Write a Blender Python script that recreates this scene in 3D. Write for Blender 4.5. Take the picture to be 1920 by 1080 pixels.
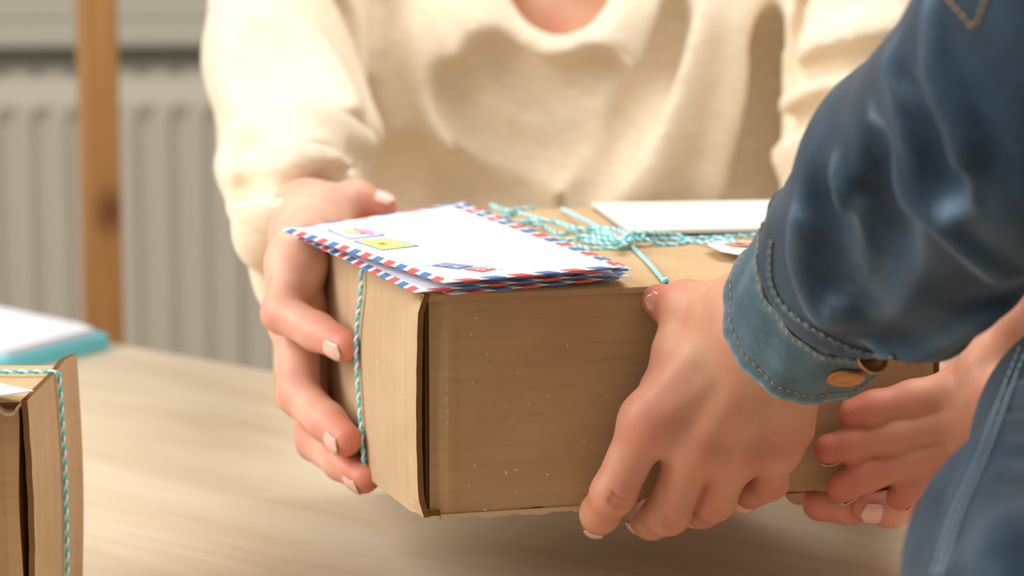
import bpy, math, random
import numpy as np
from mathutils import Vector, Matrix

random.seed(4); rng = np.random.RandomState(4)
for o in list(bpy.data.objects): bpy.data.objects.remove(o, do_unlink=True)
scn = bpy.context.scene
C = scn.collection

# ------------------------------------------------------------------ camera
F_PX = 6000.0; PITCH = math.radians(10); CAM_Z = 1.17
cam_d = bpy.data.cameras.new('camera'); cam = bpy.data.objects.new('camera', cam_d); C.objects.link(cam)
cam.location = (0, 0, CAM_Z); cam.rotation_euler = (math.radians(90) - PITCH, 0, 0)
cam_d.sensor_width = 36; cam_d.lens = F_PX/1920*36; cam_d.clip_start = .05; cam_d.clip_end = 50
cam_d.dof.use_dof = True; cam_d.dof.focus_distance = 1.44; cam_d.dof.aperture_fstop = 8.5
scn.camera = cam

# ------------------------------------------------------------------ world, window light, exposure
W = bpy.data.worlds.new('world'); scn.world = W; W.use_nodes = True
bgn = W.node_tree.nodes['Background']; bgn.inputs[0].default_value = (1.0, .97, .93, 1); bgn.inputs[1].default_value = .56
def area(name, loc, target, size, size_y, power, col):
    d = bpy.data.lights.new(name, 'AREA'); d.shape = 'RECTANGLE'; d.size = size; d.size_y = size_y; d.energy = power; d.color = col
    o = bpy.data.objects.new(name, d); C.objects.link(o); o.location = loc
    o.rotation_euler = (Vector(target)-Vector(loc)).to_track_quat('-Z', 'Y').to_euler(); return o
area('window_light', (-2.0, 1.1, 2.15), (0.05, 1.55, .9), 1.5, 1.5, 65, (1.0, .985, .965))
area('overhead_fill', (.6, 1.8, 2.75), (.1, 1.6, .8), 1.8, 1.4, 36, (1.0, .965, .91))  # added fill from above, brightens the shaded right of the table
scn.view_settings.view_transform = 'Standard'; scn.view_settings.look = 'None'
scn.view_settings.exposure = 0; scn.view_settings.gamma = 1; scn.view_settings.use_curve_mapping = False

# ------------------------------------------------------------------ small helpers
CP, SP = math.cos(PITCH), math.sin(PITCH)
def ray(x, y):
    u = (x-960)/F_PX; v = (540-y)/F_PX
    return np.array([u, CP+v*SP, -SP+v*CP])
CAM = np.array([0, 0, CAM_Z])
def P(x, y, d): return CAM + ray(x, y)*d
def onplane(x, y, o, n):
    r = ray(x, y); return CAM + r*(((o-CAM)@n)/(r@n))
def mesh_obj(name, verts, faces, mats, parent=None, smooth=False, midx=None):
    me = bpy.data.meshes.new(name); me.from_pydata([tuple(map(float, v)) for v in verts], [], faces)
    for m in (mats if isinstance(mats, (list, tuple)) else [mats]): me.materials.append(m)
    if midx is not None: me.polygons.foreach_set('material_index', midx)
    if smooth: me.polygons.foreach_set('use_smooth', [True]*len(me.polygons))
    me.update(); o = bpy.data.objects.new(name, me); C.objects.link(o)
    if parent:
        o.parent = parent
        if parent.get('category') == 'person': o.location = -parent.location
    return o
def empty(name, loc=(0, 0, 0), rot=None):
    o = bpy.data.objects.new(name, None); C.objects.link(o); o.empty_display_size = .02
    if rot is not None: o.matrix_world = Matrix.Translation(loc) @ rot.to_4x4()
    else: o.location = loc
    return o
def tag(o, label=None, cat=None, group=None, kind=None):
    if label: o['label'] = label
    if cat: o['category'] = cat
    if group: o['group'] = group
    if kind: o['kind'] = kind
    return o
def box_geo(x0, x1, y0, y1, z0, z1):
    v = [(x, y, z) for x in (x0, x1) for y in (y0, y1) for z in (z0, z1)]
    return v, [(0, 1, 3, 2), (4, 6, 7, 5), (0, 4, 5, 1), (2, 3, 7, 6), (0, 2, 6, 4), (1, 5, 7, 3)]
def bevel(o, w=.001, s=2):
    m = o.modifiers.new('bevel', 'BEVEL'); m.width = w; m.segments = s; m.limit_method = 'ANGLE'; return o
def catmull(pts, n=8, closed=False):
    p = np.array(pts, float); m = len(p); out = []
    rngi = range(m) if closed else range(m-1)
    for i in rngi:
        if closed: a, b, c, d = p[(i-1) % m], p[i], p[(i+1) % m], p[(i+2) % m]
        else: a, b, c, d = p[max(i-1, 0)], p[i], p[i+1], p[min(i+2, m-1)]
        for k in range(n):
            t = k/n
            out.append(.5*((2*b)+(-a+c)*t+(2*a-5*b+4*c-d)*t*t+(-a+3*b-3*c+d)*t**3))
    if not closed: out.append(p[-1])
    return np.array(out)
def frames(pts):
    p = np.array(pts); t = np.gradient(p, axis=0); t /= np.linalg.norm(t, axis=1)[:, None]+1e-12
    n = np.zeros_like(p); a = np.array([0, 0, 1.]) if abs(t[0, 2]) < .9 else np.array([1., 0, 0])
    v = np.cross(t[0], a); n[0] = v/np.linalg.norm(v)
    for i in range(1, len(p)):
        v = n[i-1]-t[i]*(n[i-1]@t[i]); n[i] = v/(np.linalg.norm(v)+1e-12)
    return t, n, np.cross(t, n)
def tube_geo(pts, r, seg=8, closed=False):
    pts = np.array(pts); t, n, b = frames(pts); r = np.broadcast_to(r, (len(pts),)); V = []
    for i, p in enumerate(pts):
        for k in range(seg):
            a = 2*math.pi*k/seg; V.append(p+(n[i]*math.cos(a)+b[i]*math.sin(a))*r[i])
    Fc = []; m = len(pts)
    for i in range(m if closed else m-1):
        j = (i+1) % m
        for k in range(seg):
            l = (k+1) % seg; Fc.append((i*seg+k, i*seg+l, j*seg+l, j*seg+k))
    if not closed: Fc.append(tuple(range(seg))[::-1]); Fc.append(tuple((m-1)*seg+k for k in range(seg)))
    return V, Fc
class MB:
    def __init__(s): s.v = []; s.f = []; s.m = []
    def add(s, g, m=0):
        k = len(s.v); s.v += list(g[0]); s.f += [tuple(i+k for i in f) for f in g[1]]; s.m += [m]*len(g[1]); return s
    def build(s, name, mats, parent=None, smooth=False): return mesh_obj(name, s.v, s.f, mats, parent, smooth, s.m)
def resample(pts, step):
    p = np.array(pts); d = np.r_[0, np.cumsum(np.linalg.norm(np.diff(p, axis=0), axis=1))]
    n = max(int(d[-1]/step), 2); s = np.linspace(0, d[-1], n)
    return np.stack([np.interp(s, d, p[:, k]) for k in range(3)], 1), s
def twist_geo(pts, phase, R=.00055, r=.00062, pitch=.0072, step=.00045):
    p, s = resample(pts, step); t, n, b = frames(p); a = s/pitch*2*math.pi+phase
    h = p+(n*np.cos(a)[:, None]+b*np.sin(a)[:, None])*R
    return tube_geo(h, r, 6)

# ------------------------------------------------------------------ materials
def S(r, g, b): return tuple(((c/255)/12.92 if c/255 <= .04045 else (((c/255)+.055)/1.055)**2.4) for c in (r, g, b))+(1,)
def mat(name, col, rough=.6, spec=.3, **kw):
    m = bpy.data.materials.new(name); m.use_nodes = True; b = m.node_tree.nodes['Principled BSDF']
    b.inputs['Base Color'].default_value = col; b.inputs['Roughness'].default_value = rough
    b.inputs['Specular IOR Level'].default_value = spec
    for k, v in kw.items(): b.inputs[k.replace('_', ' ')].default_value = v
    return m
def nd(m, t, **kw):
    n = m.node_tree.nodes.new(t)
    for k, v in kw.items():
        if k in n.inputs.keys(): n.inputs[k].default_value = v
        else: setattr(n, k, v)
    return n
def lk(m, a, b): m.node_tree.links.new(a, b)
def bsdf(m): return m.node_tree.nodes['Principled BSDF']
def noise(m, scale, sc=(1, 1, 1), detail=4, rough=.5, coord='Object', dist=0, rot=(0, 0, 0)):
    tc = nd(m, 'ShaderNodeTexCoord'); mp = nd(m, 'ShaderNodeMapping'); lk(m, tc.outputs[coord], mp.inputs[0])
    mp.inputs['Scale'].default_value = sc; mp.inputs['Rotation'].default_value = rot
    n = nd(m, 'ShaderNodeTexNoise'); n.inputs['Scale'].default_value = scale; n.inputs['Detail'].default_value = detail
    n.inputs['Roughness'].default_value = rough; n.inputs['Distortion'].default_value = dist
    lk(m, mp.outputs[0], n.inputs['Vector']); return n.outputs[0]
def ramp(m, fac, stops):
    r = nd(m, 'ShaderNodeValToRGB'); e = r.color_ramp.elements
    while len(e) < len(stops): e.new(.5)
    for q, (p, c) in zip(e, stops): q.position = p; q.color = c
    lk(m, fac, r.inputs[0]); return r.outputs[0]
def mix(m, fac, a, b, mode='MIX'):
    n = nd(m, 'ShaderNodeMix', data_type='RGBA', blend_type=mode)
    for i, v in ((0, fac), (6, a), (7, b)):
        if isinstance(v, bpy.types.NodeSocket): lk(m, v, n.inputs[i])
        else: n.inputs[i].default_value = v
    return n.outputs[2]
def bump(m, h, strength, dist, prev=None):
    b = nd(m, 'ShaderNodeBump'); b.inputs['Strength'].default_value = strength; b.inputs['Distance'].default_value = dist
    lk(m, h, b.inputs['Height'])
    if prev is not None: lk(m, prev, b.inputs['Normal'])
    lk(m, b.outputs[0], bsdf(m).inputs['Normal']); return b.outputs[0]
def setcol(m, c): lk(m, c, bsdf(m).inputs['Base Color'])

def cardboard(name, c, dark, fl=(60, 4, 900)):
    m = mat(name, c, .82, .15)
    fib = noise(m, 1, fl, 3); big = noise(m, 18, (1, 1, 2.2), 4); fine = noise(m, 1500, (1, 1, 1), 2)
    col = ramp(m, big, [(.3, dark), (.7, c)])
    col = mix(m, .12, col, ramp(m, fib, [(.35, (.35, .35, .35, 1)), (.65, (.7, .7, .7, 1))]), 'OVERLAY')
    sp = noise(m, 420, (1, 1, 1.3), 1); col = mix(m, ramp(m, sp, [(.74, (0, 0, 0, 1)), (.79, (.5, .5, .5, 1))]), col, S(70, 45, 22))
    sp2 = noise(m, 330, (1.2, 1, 1), 1, rot=(.4, .2, .1)); col = mix(m, ramp(m, sp2, [(.755, (0, 0, 0, 1)), (.79, (.6, .6, .6, 1))]), col, S(225, 205, 170))
    ln = noise(m, 1, (26, 26, 520) if fl[2] > 100 else (26, 420, 30), 2, dist=.2); col = mix(m, ramp(m, ln, [(.62, (0, 0, 0, 1)), (.72, (.2, .2, .2, 1))]), col, S(112, 80, 48))
    setcol(m, col); n1 = bump(m, fib, .12, .0004); bump(m, fine, .15, .0002, n1); return m
M = {}
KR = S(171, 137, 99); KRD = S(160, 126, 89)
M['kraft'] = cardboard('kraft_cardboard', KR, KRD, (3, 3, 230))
M['kraft_lit'] = cardboard('kraft_cardboard_lit', S(196, 167, 132), S(187, 158, 123), (3, 300, 8))  # paler copy of kraft: the window-lit side's brightness is in the colour
M['kraft_lit_top'] = cardboard('kraft_cardboard_lit_top', S(200, 169, 129), S(192, 161, 121), (3, 260, 3))  # lid copy of kraft, lightened: light on the top painted into the colour
M['kraft_edge'] = mat('cut_cardboard_edge', S(110, 76, 44), .9, .1)
M['kraft_in'] = mat('cardboard_inside', S(120, 85, 50), .9, .1)
def plain(name, c, rough=.6, ns=600, str_=.1, dist=.0002, **kw):
    m = mat(name, c, rough, **kw); bump(m, noise(m, ns), str_, dist); return m
M['paper'] = plain('envelope_paper', (.74, .74, .80, 1), .65)
M['red'] = plain('printed_red', S(212, 92, 92), .6)
M['blue'] = plain('printed_blue', S(82, 120, 170), .6)
M['card'] = plain('cream_card', S(226, 226, 210), .75)
M['twine_w'] = plain('white_twine', S(225, 238, 238), .85, 3000, .4)
M['twine_c'] = plain('turquoise_twine', S(84, 205, 214), .85, 3000, .4)
M['eyelet'] = mat('copper_paper_eyelet', S(196, 138, 104), .7)
M['tagw'] = plain('white_tag_card', S(240, 238, 240), .7)
# table laminate
m = M['wood'] = mat('oak_laminate', S(205, 188, 160), .48, .3)
g1 = noise(m, 1, (3.2, 26, 3), 6, .55, dist=.6); g2 = noise(m, 1, (9, 170, 3), 4, .6); g3 = noise(m, 1, (1.2, 5, 1), 2)
c = ramp(m, g1, [(.28, S(195, 175, 147)), (.5, S(212, 195, 168)), (.72, S(222, 209, 185))])
c = mix(m, .28, c, ramp(m, g2, [(.35, (.38, .38, .38, 1)), (.65, (.62, .62, .62, 1))]), 'OVERLAY')
c = mix(m, .25, c, ramp(m, g3, [(.35, S(184, 172, 158)), (.65, S(214, 196, 166))])); setcol(m, c)
bump(m, g2, .15, .0005)
m = M['wall'] = plain('painted_wall', S(172, 166, 150), .9, 40, .1, .002)
M['sill'] = plain('painted_sill', S(176, 171, 156), .6, 30, .05)
M['rad'] = plain('radiator_enamel', S(184, 177, 162), .45, 30, .04)
M['floor'] = plain('floor_boards', S(150, 125, 98), .6, 20, .1)
m = M['pine'] = mat('pine_wood', S(190, 140, 84), .55, .3)
g = noise(m, 1, (40, 40, 2.2), 5, dist=.8)
M['pinecol'] = None
c = ramp(m, g, [(.3, S(148, 100, 54)), (.7, S(184, 136, 82))])
tc = nd(m, 'ShaderNodeTexCoord'); vm = nd(m, 'ShaderNodeVectorMath', operation='SUBTRACT'); lk(m, tc.outputs['Object'], vm.inputs[0]); vm.inputs[1].default_value = (.006, -.02, .735)
vs = nd(m, 'ShaderNodeVectorMath', operation='MULTIPLY'); lk(m, vm.outputs[0], vs.inputs[0]); vs.inputs[1].default_value = (1, 1, .7)
ln = nd(m, 'ShaderNodeVectorMath', operation='LENGTH'); lk(m, vs.outputs[0], ln.inputs[0])
c = mix(m, ramp(m, ln.outputs['Value'], [(.005, (.85, .85, .85, 1)), (.021, (0, 0, 0, 1))]), c, S(92, 52, 24)); setcol(m, c)

# ------------------------------------------------------------------ the room
tag(mesh_obj('floor', *box_geo(-2.6, 2.6, -1, 4.2, -.1, 0), M['floor']), 'brown floor below the table', kind='structure')
wv = Matrix.Rotation(math.radians(6), 3, 'Z')           # the back wall runs slightly askew to the lens
def rw(g, piv=(0, 3.8)):
    out = []
    for v in g[0]:
        q = wv @ Vector((v[0]-piv[0], v[1]-piv[1], 0)); out.append((q.x+piv[0], q.y+piv[1], v[2]))
    return out, g[1]
tag(mesh_obj('wall_back', *rw(box_geo(-2.4, 2.6, 3.8, 3.95, 0, 2.9)), M['wall']), 'pale greige back wall behind the radiator', kind='structure')
sb = MB(); sb.add(rw(box_geo(-1.6, 1.6, 3.755, 3.8, .80, .83))); sb.add(rw(box_geo(-1.6, 1.6, 3.78, 3.8, .83, .95)))
tag(bevel(sb.build('trim_1', M['sill']), .004), 'pale window sill board above the radiator', kind='structure')
# radiator
rad = tag(empty('radiator', (0, 3.68, 0)), 'pale ribbed panel radiator under the sill, behind the wooden post and the woman', 'radiator')
def rad_panel():
    V = []; Fc = []; n = 0; x = -1.3; pitch = .0392; zs = [.12, .155, .17, .722, .742, .772]
    xs = []
    while x < 1.3:
        for f, d in ((0, 0), (.22, 1), (.5, 1), (.72, 0)): xs.append((x+pitch*f, d))
        x += pitch
    for zi, z in enumerate(zs):
        fl = 0 if zi in (0, 1, 4, 5) else 1
        for (xx, d) in xs: V.append((xx, (0 if zi not in (0, 5) else .008) + (.010*(1-d) if fl else .0), z))
    m_ = len(xs)
    for i in range(len(zs)-1):
        for j in range(m_-1): Fc.append((i*m_+j, i*m_+j+1, (i+1)*m_+j+1, (i+1)*m_+j))
    return V, Fc
rg = rw(rad_panel(), (0, .2)); p_ = mesh_obj('front_panel', rg[0], rg[1], M['rad'], rad)
sol = p_.modifiers.new('s', 'SOLIDIFY'); sol.thickness = .002; sol.offset = 1
bevel(mesh_obj('back_casing', *rw(box_geo(-1.29, 1.27, .02, .06, .13, .755), (0, .2)), M['rad'], rad), .006)
gb = MB()
for i in range(64): gb.add(rw(box_geo(-1.28+i*.04, -1.252+i*.04, .005, .075, .772, .775), (0, .2)))
gb.build('top_grille', M['rad'], rad)
for x in (-1.0, 1.0):
    for z in (.2, .6): mesh_obj('wall_bracket', *rw(box_geo(x-.015, x+.015, .05, .12, z, z+.04), (0, .2)), M['rad'], rad)
# post
pz = P(187, 300, 2.9)
post = tag(empty('wooden_post', (pz[0], pz[1], 0), Matrix.Rotation(math.radians(18), 3, 'Z')), 'upright knotty pine wood post standing before the radiator at left', 'post')
bevel(mesh_obj('upright', *box_geo(-.0165, .0165, -.0165, .0165, .0, 1.9), M['pine'], post), .003)
bevel(mesh_obj('foot', *box_geo(-.03, .03, -.03, .03, 0, .03), M['pine'], post), .003)

# ------------------------------------------------------------------ table
TZ = .75
e0 = onplane(205, 641, np.array([0, 0, TZ]), np.array([0, 0, 1.])); e1 = onplane(495, 693, np.array([0, 0, TZ]), np.array([0, 0, 1.]))
ed = (e1-e0)/np.linalg.norm(e1-e0); tyaw = math.atan2(ed[1], ed[0])
troot = tag(empty('table', (e0[0], e0[1], 0), Matrix.Rotation(tyaw, 3, 'Z')), 'pale oak laminate table top under the parcels', 'table')
top = bevel(mesh_obj('tabletop', *box_geo(-.33, 1.05, -.88, 0, TZ-.028, TZ), M['wood'], troot), .002)
for x in (-.25, .98):
    for y in (-.80, -.08): bevel(mesh_obj('leg', *box_geo(x-.025, x+.025, y-.025, y+.025, 0, TZ-.028), M['wood'], troot), .002)
# papers on the table, far left
tn = np.array([0, 0, 1.])
def slab(name, pts_px, z0, z1, m_, parent=None):
    q = [onplane(x, y, np.array([0, 0, z1]), tn) for x, y in pts_px]; n = len(q)
    v = [(a[0], a[1], z0) for a in q]+[(a[0], a[1], z1) for a in q]
    f = [tuple(range(n))[::-1], tuple(range(n, 2*n))]+[(i, (i+1) % n, n+(i+1) % n, n+i) for i in range(n)]
    return mesh_obj(name, v, f, m_, parent)
M['cyan'] = plain('turquoise_folder_card', S(110, 205, 226), .5)
fo = tag(empty('paper_folder'), 'turquoise folder with white sheets on the table, behind the small parcel at left', 'folder')
FZ = TZ+.012
slab('cover', [(-420, 690), (12, 675), (203, 628), (150, 609), (0, 580), (-380, 520)], TZ, TZ+.010, M['cyan'], fo)
slab('paper_sheets', [(-420, 664), (12, 657), (176, 616), (150, 606), (0, 575), (-380, 510)], TZ+.0105, TZ+.015, M['paper'], fo)
# ------------------------------------------------------------------ main parcel
BW, BD, BH = .2536, .3113, .1031
BO = np.array([-.0407, 1.4275, CAM_Z-.2545])
def rot3(yaw, rl, tp):
    return np.array(Matrix.Rotation(yaw, 3, 'Z') @ Matrix.Rotation(rl, 3, 'Y') @ Matrix.Rotation(tp, 3, 'X'))
BM = rot3(.2883, .0092, -.0356)
NX, NY, NZ = BM[:, 0], BM[:, 1], BM[:, 2]
def Lc(p): return BM.T @ (np.array(p)-BO)
def Wd(x, y, z): return BO + BM @ np.array([x, y, z])
def on_top(x, y, h=0): return onplane(x, y, BO+NZ*h, NZ)
def on_front(x, y, h=0): return onplane(x, y, BO-NY*h, NY)
def on_left(x, y, h=0): return onplane(x, y, BO-NX*h, NX)
def on_bottom(x, y, h=0): return onplane(x, y, BO-NZ*(BH+h), NZ)
def root_rot(name): return empty(name, tuple(BO), Matrix(BM.tolist()))
parcel = tag(root_rot('parcel'), 'large brown cardboard parcel tied with twine, held between two people', 'parcel')
def sheet(x, y, z, nx, nz, thick, fn):
    """panel: grid of (a,b) in 0..1 mapped by fn to a point on its outer face, inner face offset by thick vector"""
    V = []; T = np.array(thick)
    for s in (0, 1):
        for i in range(nx+1):
            for j in range(nz+1): V.append(np.array(fn(i/nx, j/nz))+T*s)
    n = (nx+1)*(nz+1); Fc = []; k = nz+1
    for i in range(nx):
        for j in range(nz):
            a = i*k+j; Fc.append((a, a+k, a+k+1, a+1)); Fc.append((n+a, n+a+1, n+a+k+1, n+a+k))
    top_n = 2*nx*nz
    for i in range(nx):
        Fc.append((i*k, n+i*k, n+(i+1)*k, (i+1)*k)); a = i*k+nz; Fc.append((a, a+k, n+a+k, n+a))
    for j in range(nz):
        Fc.append((j, j+1, n+j+1, n+j)); a = nx*k+j; Fc.append((a, n+a, n+a+1, a+1))
    mi = [0]*top_n+[1]*(len(Fc)-top_n)
    return V, Fc, mi
def jag(t, s, amp): return amp*(math.sin(t*37+s)+.6*math.sin(t*91+s*2)+.5*math.sin(t*173+s*3))
def panel(name, nx, nz, thick, fn, m0, parent, smooth=False, em=None):
    v, f, mi = sheet(0, 0, 0, nx, nz, thick, fn); o = mesh_obj(name, v, f, [m0, em or M['kraft_edge']], parent, smooth, mi); return o
H_ = BH
# front face: crease strip near its left edge, slightly ragged bottom
def front(a, b):
    x = .0035 + (BW-.0045)*a; z = -H_+.001+(H_-.0032)*b
    if b == 0: z += jag(a, 1, .00045) - .001*math.exp(-((a-.08)/.07)**2)
    y = .0008*math.cos(a*3)*math.sin(b*3.1)*-1 + (.0022 if a < .012 else (.0006 if a < .03 else (-.0002 if a < .045 else 0)))
    return (x, y, z)
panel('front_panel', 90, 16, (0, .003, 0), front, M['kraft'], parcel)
def lip(a, b):      # folded tuck strip under the front edge
    return (.008+.13*a, -.0004-.0006*b, -H_-.0016+jag(a, 4, .0005)*(1-b)+.0026*b)
panel('torn_edge_strip', 60, 2, (0, .0012, 0), lip, M['kraft_lit'], parcel)
def left(a, b):     # side flap: its free front edge stands off the corner, edge slightly curled
    y = -.0012 + (BD)*a; z = -H_+(H_-.0002)*b
    cur = max(0, 1-a/.06)
    x = -.0022 - .0012*math.sin(math.pi*b)*(1-a)
    if b > .93 and a < .05: x += .0028*(b-.93)/.07
    if a == 0: y += jag(b, 2, .0003)+.0006*math.sin(b*5)
    if b < .08 and a < .05: x += .0022*(1-b/.08)
    return (x, y, z)
panel('side_flap', 60, 26, (.0028, 0, 0), left, M['kraft_lit'], parcel)
panel('inner_side_panel', 2, 2, (.002, 0, 0), lambda a, b: (.0022, .004+(BD-.01)*a, -H_+.002+(H_-.004)*b), M['kraft_in'], parcel)
panel('right_side_panel', 4, 4, (-.003, 0, 0), lambda a, b: (BW-.0005, .003+(BD-.004)*a, -H_+.001+(H_-.002)*b), M['kraft'], parcel)
panel('right_side_flap', 6, 4, (-.002, 0, 0), lambda a, b: (BW+.0035, .004+(BD-.004)*a, -H_+.001+(H_-.002)*b), M['kraft_lit'], parcel)
panel('back_panel', 4, 4, (0, -.003, 0), lambda a, b: (.001+(BW-.002)*a, BD, -H_+.001+(H_-.002)*b), M['kraft'], parcel)
panel('bottom_panel', 4, 4, (0, 0, .003), lambda a, b: (.001+(BW-.002)*a, .001+(BD-.002)*b, -H_), M['kraft'], parcel)
def lid(a, b):
    z = 0.0 + .0012*math.sin(math.pi*a)*math.sin(math.pi*b)
    y = -.0006+(BD)*b
    if b == 0: z -= .0009; y -= .0001
    elif b < .02: z -= .0002
    return (-.0008+(BW+.002)*a, y, z)
panel('lid', 40, 60, (0, 0, -.0028), lid, M['kraft_lit_top'], parcel, em=M['kraft'])

# twine on the parcel (children of the parcel, in its own frame)
def top_px(pts): return [tuple(Lc(on_top(x, y, h))) for x, y, h in pts]
def twine(name_parent, paths, **kw):
    a = MB(); b = MB()
    for p in paths:
        c_ = catmull(p, 10); a.add(twist_geo(c_, 0, **kw)); b.add(twist_geo(c_, math.pi, **kw))
    w = a.build('twine', M['twine_w'], name_parent, True); cst = b.build('turquoise_strand', M['twine_c'], w, True)
    w['label'] = 'turquoise and white twine'; return w
kn = Lc(on_top(1172, 452, .002))
R2 = .0012
rd = Lc(on_top(1253, 530, R2)); lf = Lc(on_left(690, 517, R2)); lfm = Lc(on_left(683, 660, R2)); lfb = Lc(on_left(697, 890, R2))
paths = []
# round the short way: over the lid to the front edge, down the front
paths.append([tuple(kn), tuple((np.array(kn)+rd)/2*np.array([1, 1, 0])+np.array([0, 0, R2+.0012])), (rd[0], 0.002, R2+.0003), (rd[0]+.0006, -.0022, -.002), (rd[0]+.001, -.0026, -.05), (rd[0]+.001, -.0024, -BH+.001), (rd[0], .002, -BH-R2), (rd[0]-.01, BD/2, -BH-R2), (rd[0]-.02, BD-.002, -BH-R2), (rd[0]-.02, BD+R2, -BH/2), (.125, BD+R2, -.003), (.127, BD-.002, R2), tuple(kn)])
# the long way: left over the lid, down the side flap, right end
re_ = Lc(on_top(1450, 440, .0022))
paths.append([(BW+.004, re_[1]+.004, -BH), (BW+.0048, re_[1]+.004, -BH/2), (BW+.0045, re_[1]-.001, -.002), (BW, re_[1]-.001, R2+.0005), tuple(re_), tuple(kn), tuple(Lc(on_top(1085, 450, .0018))), tuple(Lc(on_top(980, 452, .0014))), (.03, lf[1]+.01, R2+.0006), (.002, lf[1]+.002, R2+.0006), (-.0040, lf[1], -.001), (-.0048, lf[1], -.012), (-.0052, lfm[1], lfm[2]), (-.0046, lfb[1], lfb[2]), (-.0035, lfb[1]-.001, -BH), (.002, lfb[1], -BH-R2), (.12, lfb[1]+.01, -BH-R2-.0002), (BW, re_[1], -BH-R2)])
# bow loops and loose ends
K = (1172, 452)
paths.append(top_px([(K[0], K[1], .004), (1160, 447, .005), (1144, 437, .006), (1118, 423, .006), (1086, 407, .005), (1054, 391, .003)]))
paths.append(top_px([(K[0], K[1]-4, .006), (1170, 436, .007), (1144, 428, .007), (1118, 429, .006), (1092, 429, .006), (1070, 426, .006), (1047, 418, .006), (1015, 413, .007), (989, 415, .006), (973, 418, .006), (996, 421, .004), (1021, 425, .003), (1038, 435, .002), (1054, 438, .002), (1073, 434, .003), (1100, 434, .004), (1130, 437, .005), (1150, 442, .006), (K[0], K[1], .005)]))
paths.append(top_px([(K[0], K[1], .006), (1160, 449, .007), (1134, 447, .006), (1105, 443, .005), (1080, 446, .004), (1057, 454, .002), (1080, 460, .0018), (1105, 466, .0018), (1134, 466, .0018), (1160, 463, .003), (1178, 454, .006)]))
paths.append(top_px([(K[0], K[1]+2, .005), (1157, 455, .005), (1138, 456, .004), (1112, 454, .003), (1088, 449, .003)]))
paths.append(top_px([(K[0], K[1]-3, .006), (1180, 439, .008), (1209, 437, .008), (1228, 438, .007), (1254, 438, .005), (1280, 444, .003), (1289, 450, .002), (1280, 457, .0018), (1254, 459, .0018), (1228, 456, .003), (1212, 449, .005), (1202, 441, .006), (1190, 447, .006), (K[0], K[1], .005)]))
paths.append(top_px([(K[0], K[1], .006), (1200, 450, .005), (1231, 448, .004), (1257, 449, .003), (1289, 451, .0025), (1325, 454, .003), (1341, 448, .006), (1365, 449, .006), (1382, 455, .005), (1388, 461, .003)]))
paths.append(top_px([(K[0]-8, K[1]-6, .004), (K[0]-4, K[1]+3, .007), (K[0]+6, K[1]+2, .008), (K[0]+9, K[1]-5, .006), (K[0]+1, K[1]-8, .004), (K[0]-5, K[1]+1, .008), (K[0]+3, K[1]+6, .005)]))
paths.append(top_px([(940, 404, .006), (955, 396, .008), (975, 392, .008), (1003, 390, .008)]))
paths.append(top_px([(935, 412, .004), (950, 404, .006), (965, 400, .006), (960, 406, .004), (940, 414, .003)]))
twine(parcel, paths)

# cream card on the lid
cd = tag(root_rot('greeting_card'), 'blank cream card lying on the lid of the large parcel behind the twine bow', 'card')
c0, c1 = Lc(on_top(1110, 382, .003)), Lc(on_top(1181, 438, .003))
dv = c0-c1; pv = np.array([dv[1], -dv[0], 0])
q = [c1, c1+pv/np.linalg.norm(pv)*.125, c0+pv/np.linalg.norm(pv)*.125, c0]
v, f = [], []
for s in (0, .0009):
    for i_, p in enumerate(q): v.append((p[0], p[1],   .0027+s+(.0012 if i_ < 2 else 0)))
bevel(mesh_obj('cover', v, [(3, 2, 1, 0), (4, 5, 6, 7), (0, 1, 5, 4), (1, 2, 6, 5), (2, 3, 7, 6), (3, 0, 4, 7)], M['card'], cd), .0002)
v2 = [(p[0], p[1], p[2]-.0011) for p in v]
mesh_obj('inner_sheet', v2, [(3, 2, 1, 0), (4, 5, 6, 7), (0, 1, 5, 4), (1, 2, 6, 5), (2, 3, 7, 6), (3, 0, 4, 7)], M['paper'], cd)

# gift tag
gt = tag(root_rot('gift_tag'), 'white card tag with copper eyelet tied to the twine beside the denim cuff', 'tag')
tp = [(1327, 459, .0052), (1345, 453, .005), (1362, 451, .0045), (1470, 460, .003), (1450, 492, .003), (1402, 481, .0045), (1352, 472, .0055)]
q = [Lc(on_top(x, y, h)) for x, y, h in tp]; n = len(q); 
ctr = Lc(on_top(1388, 462, .0046))
v = [tuple(p) for p in q]+[(p[0], p[1], p[2]+.0004) for p in q]
mesh_obj('card', v, [tuple(range(n))[::-1], tuple(range(n, 2*n))]+[(i, (i+1) % n, n+(i+1) % n, n+i) for i in range(n)], M['tagw'], gt)
def disc_ring(c, r0, r1, z, h, seg=32):
    V = []
    for zz in (0, h):
        for r in (r0, r1):
            for k in range(seg): a = 2*math.pi*k/seg; V.append((c[0]+r*math.cos(a), c[1]+r*math.sin(a), z+zz))
    Fc = []
    for k in range(seg):
        l = (k+1) % seg
        Fc += [(2*seg+k, 3*seg+k, 3*seg+l, 2*seg+l), (k, l, seg+l, seg+k), (seg+k, seg+l, 3*seg+l, 3*seg+k), (k, 2*seg+k, 2*seg+l, l)]
    return V, Fc
mesh_obj('eyelet', *disc_ring(ctr, .0022, .0078, .0054, .0005), M['eyelet'], gt)
M['hole'] = mat('eyelet_hole_shadow', S(40, 24, 16), .9)
mesh_obj('eyelet_hole', *disc_ring(ctr, .0001, .0023, .0053, .0003), M['hole'], gt)

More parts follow.
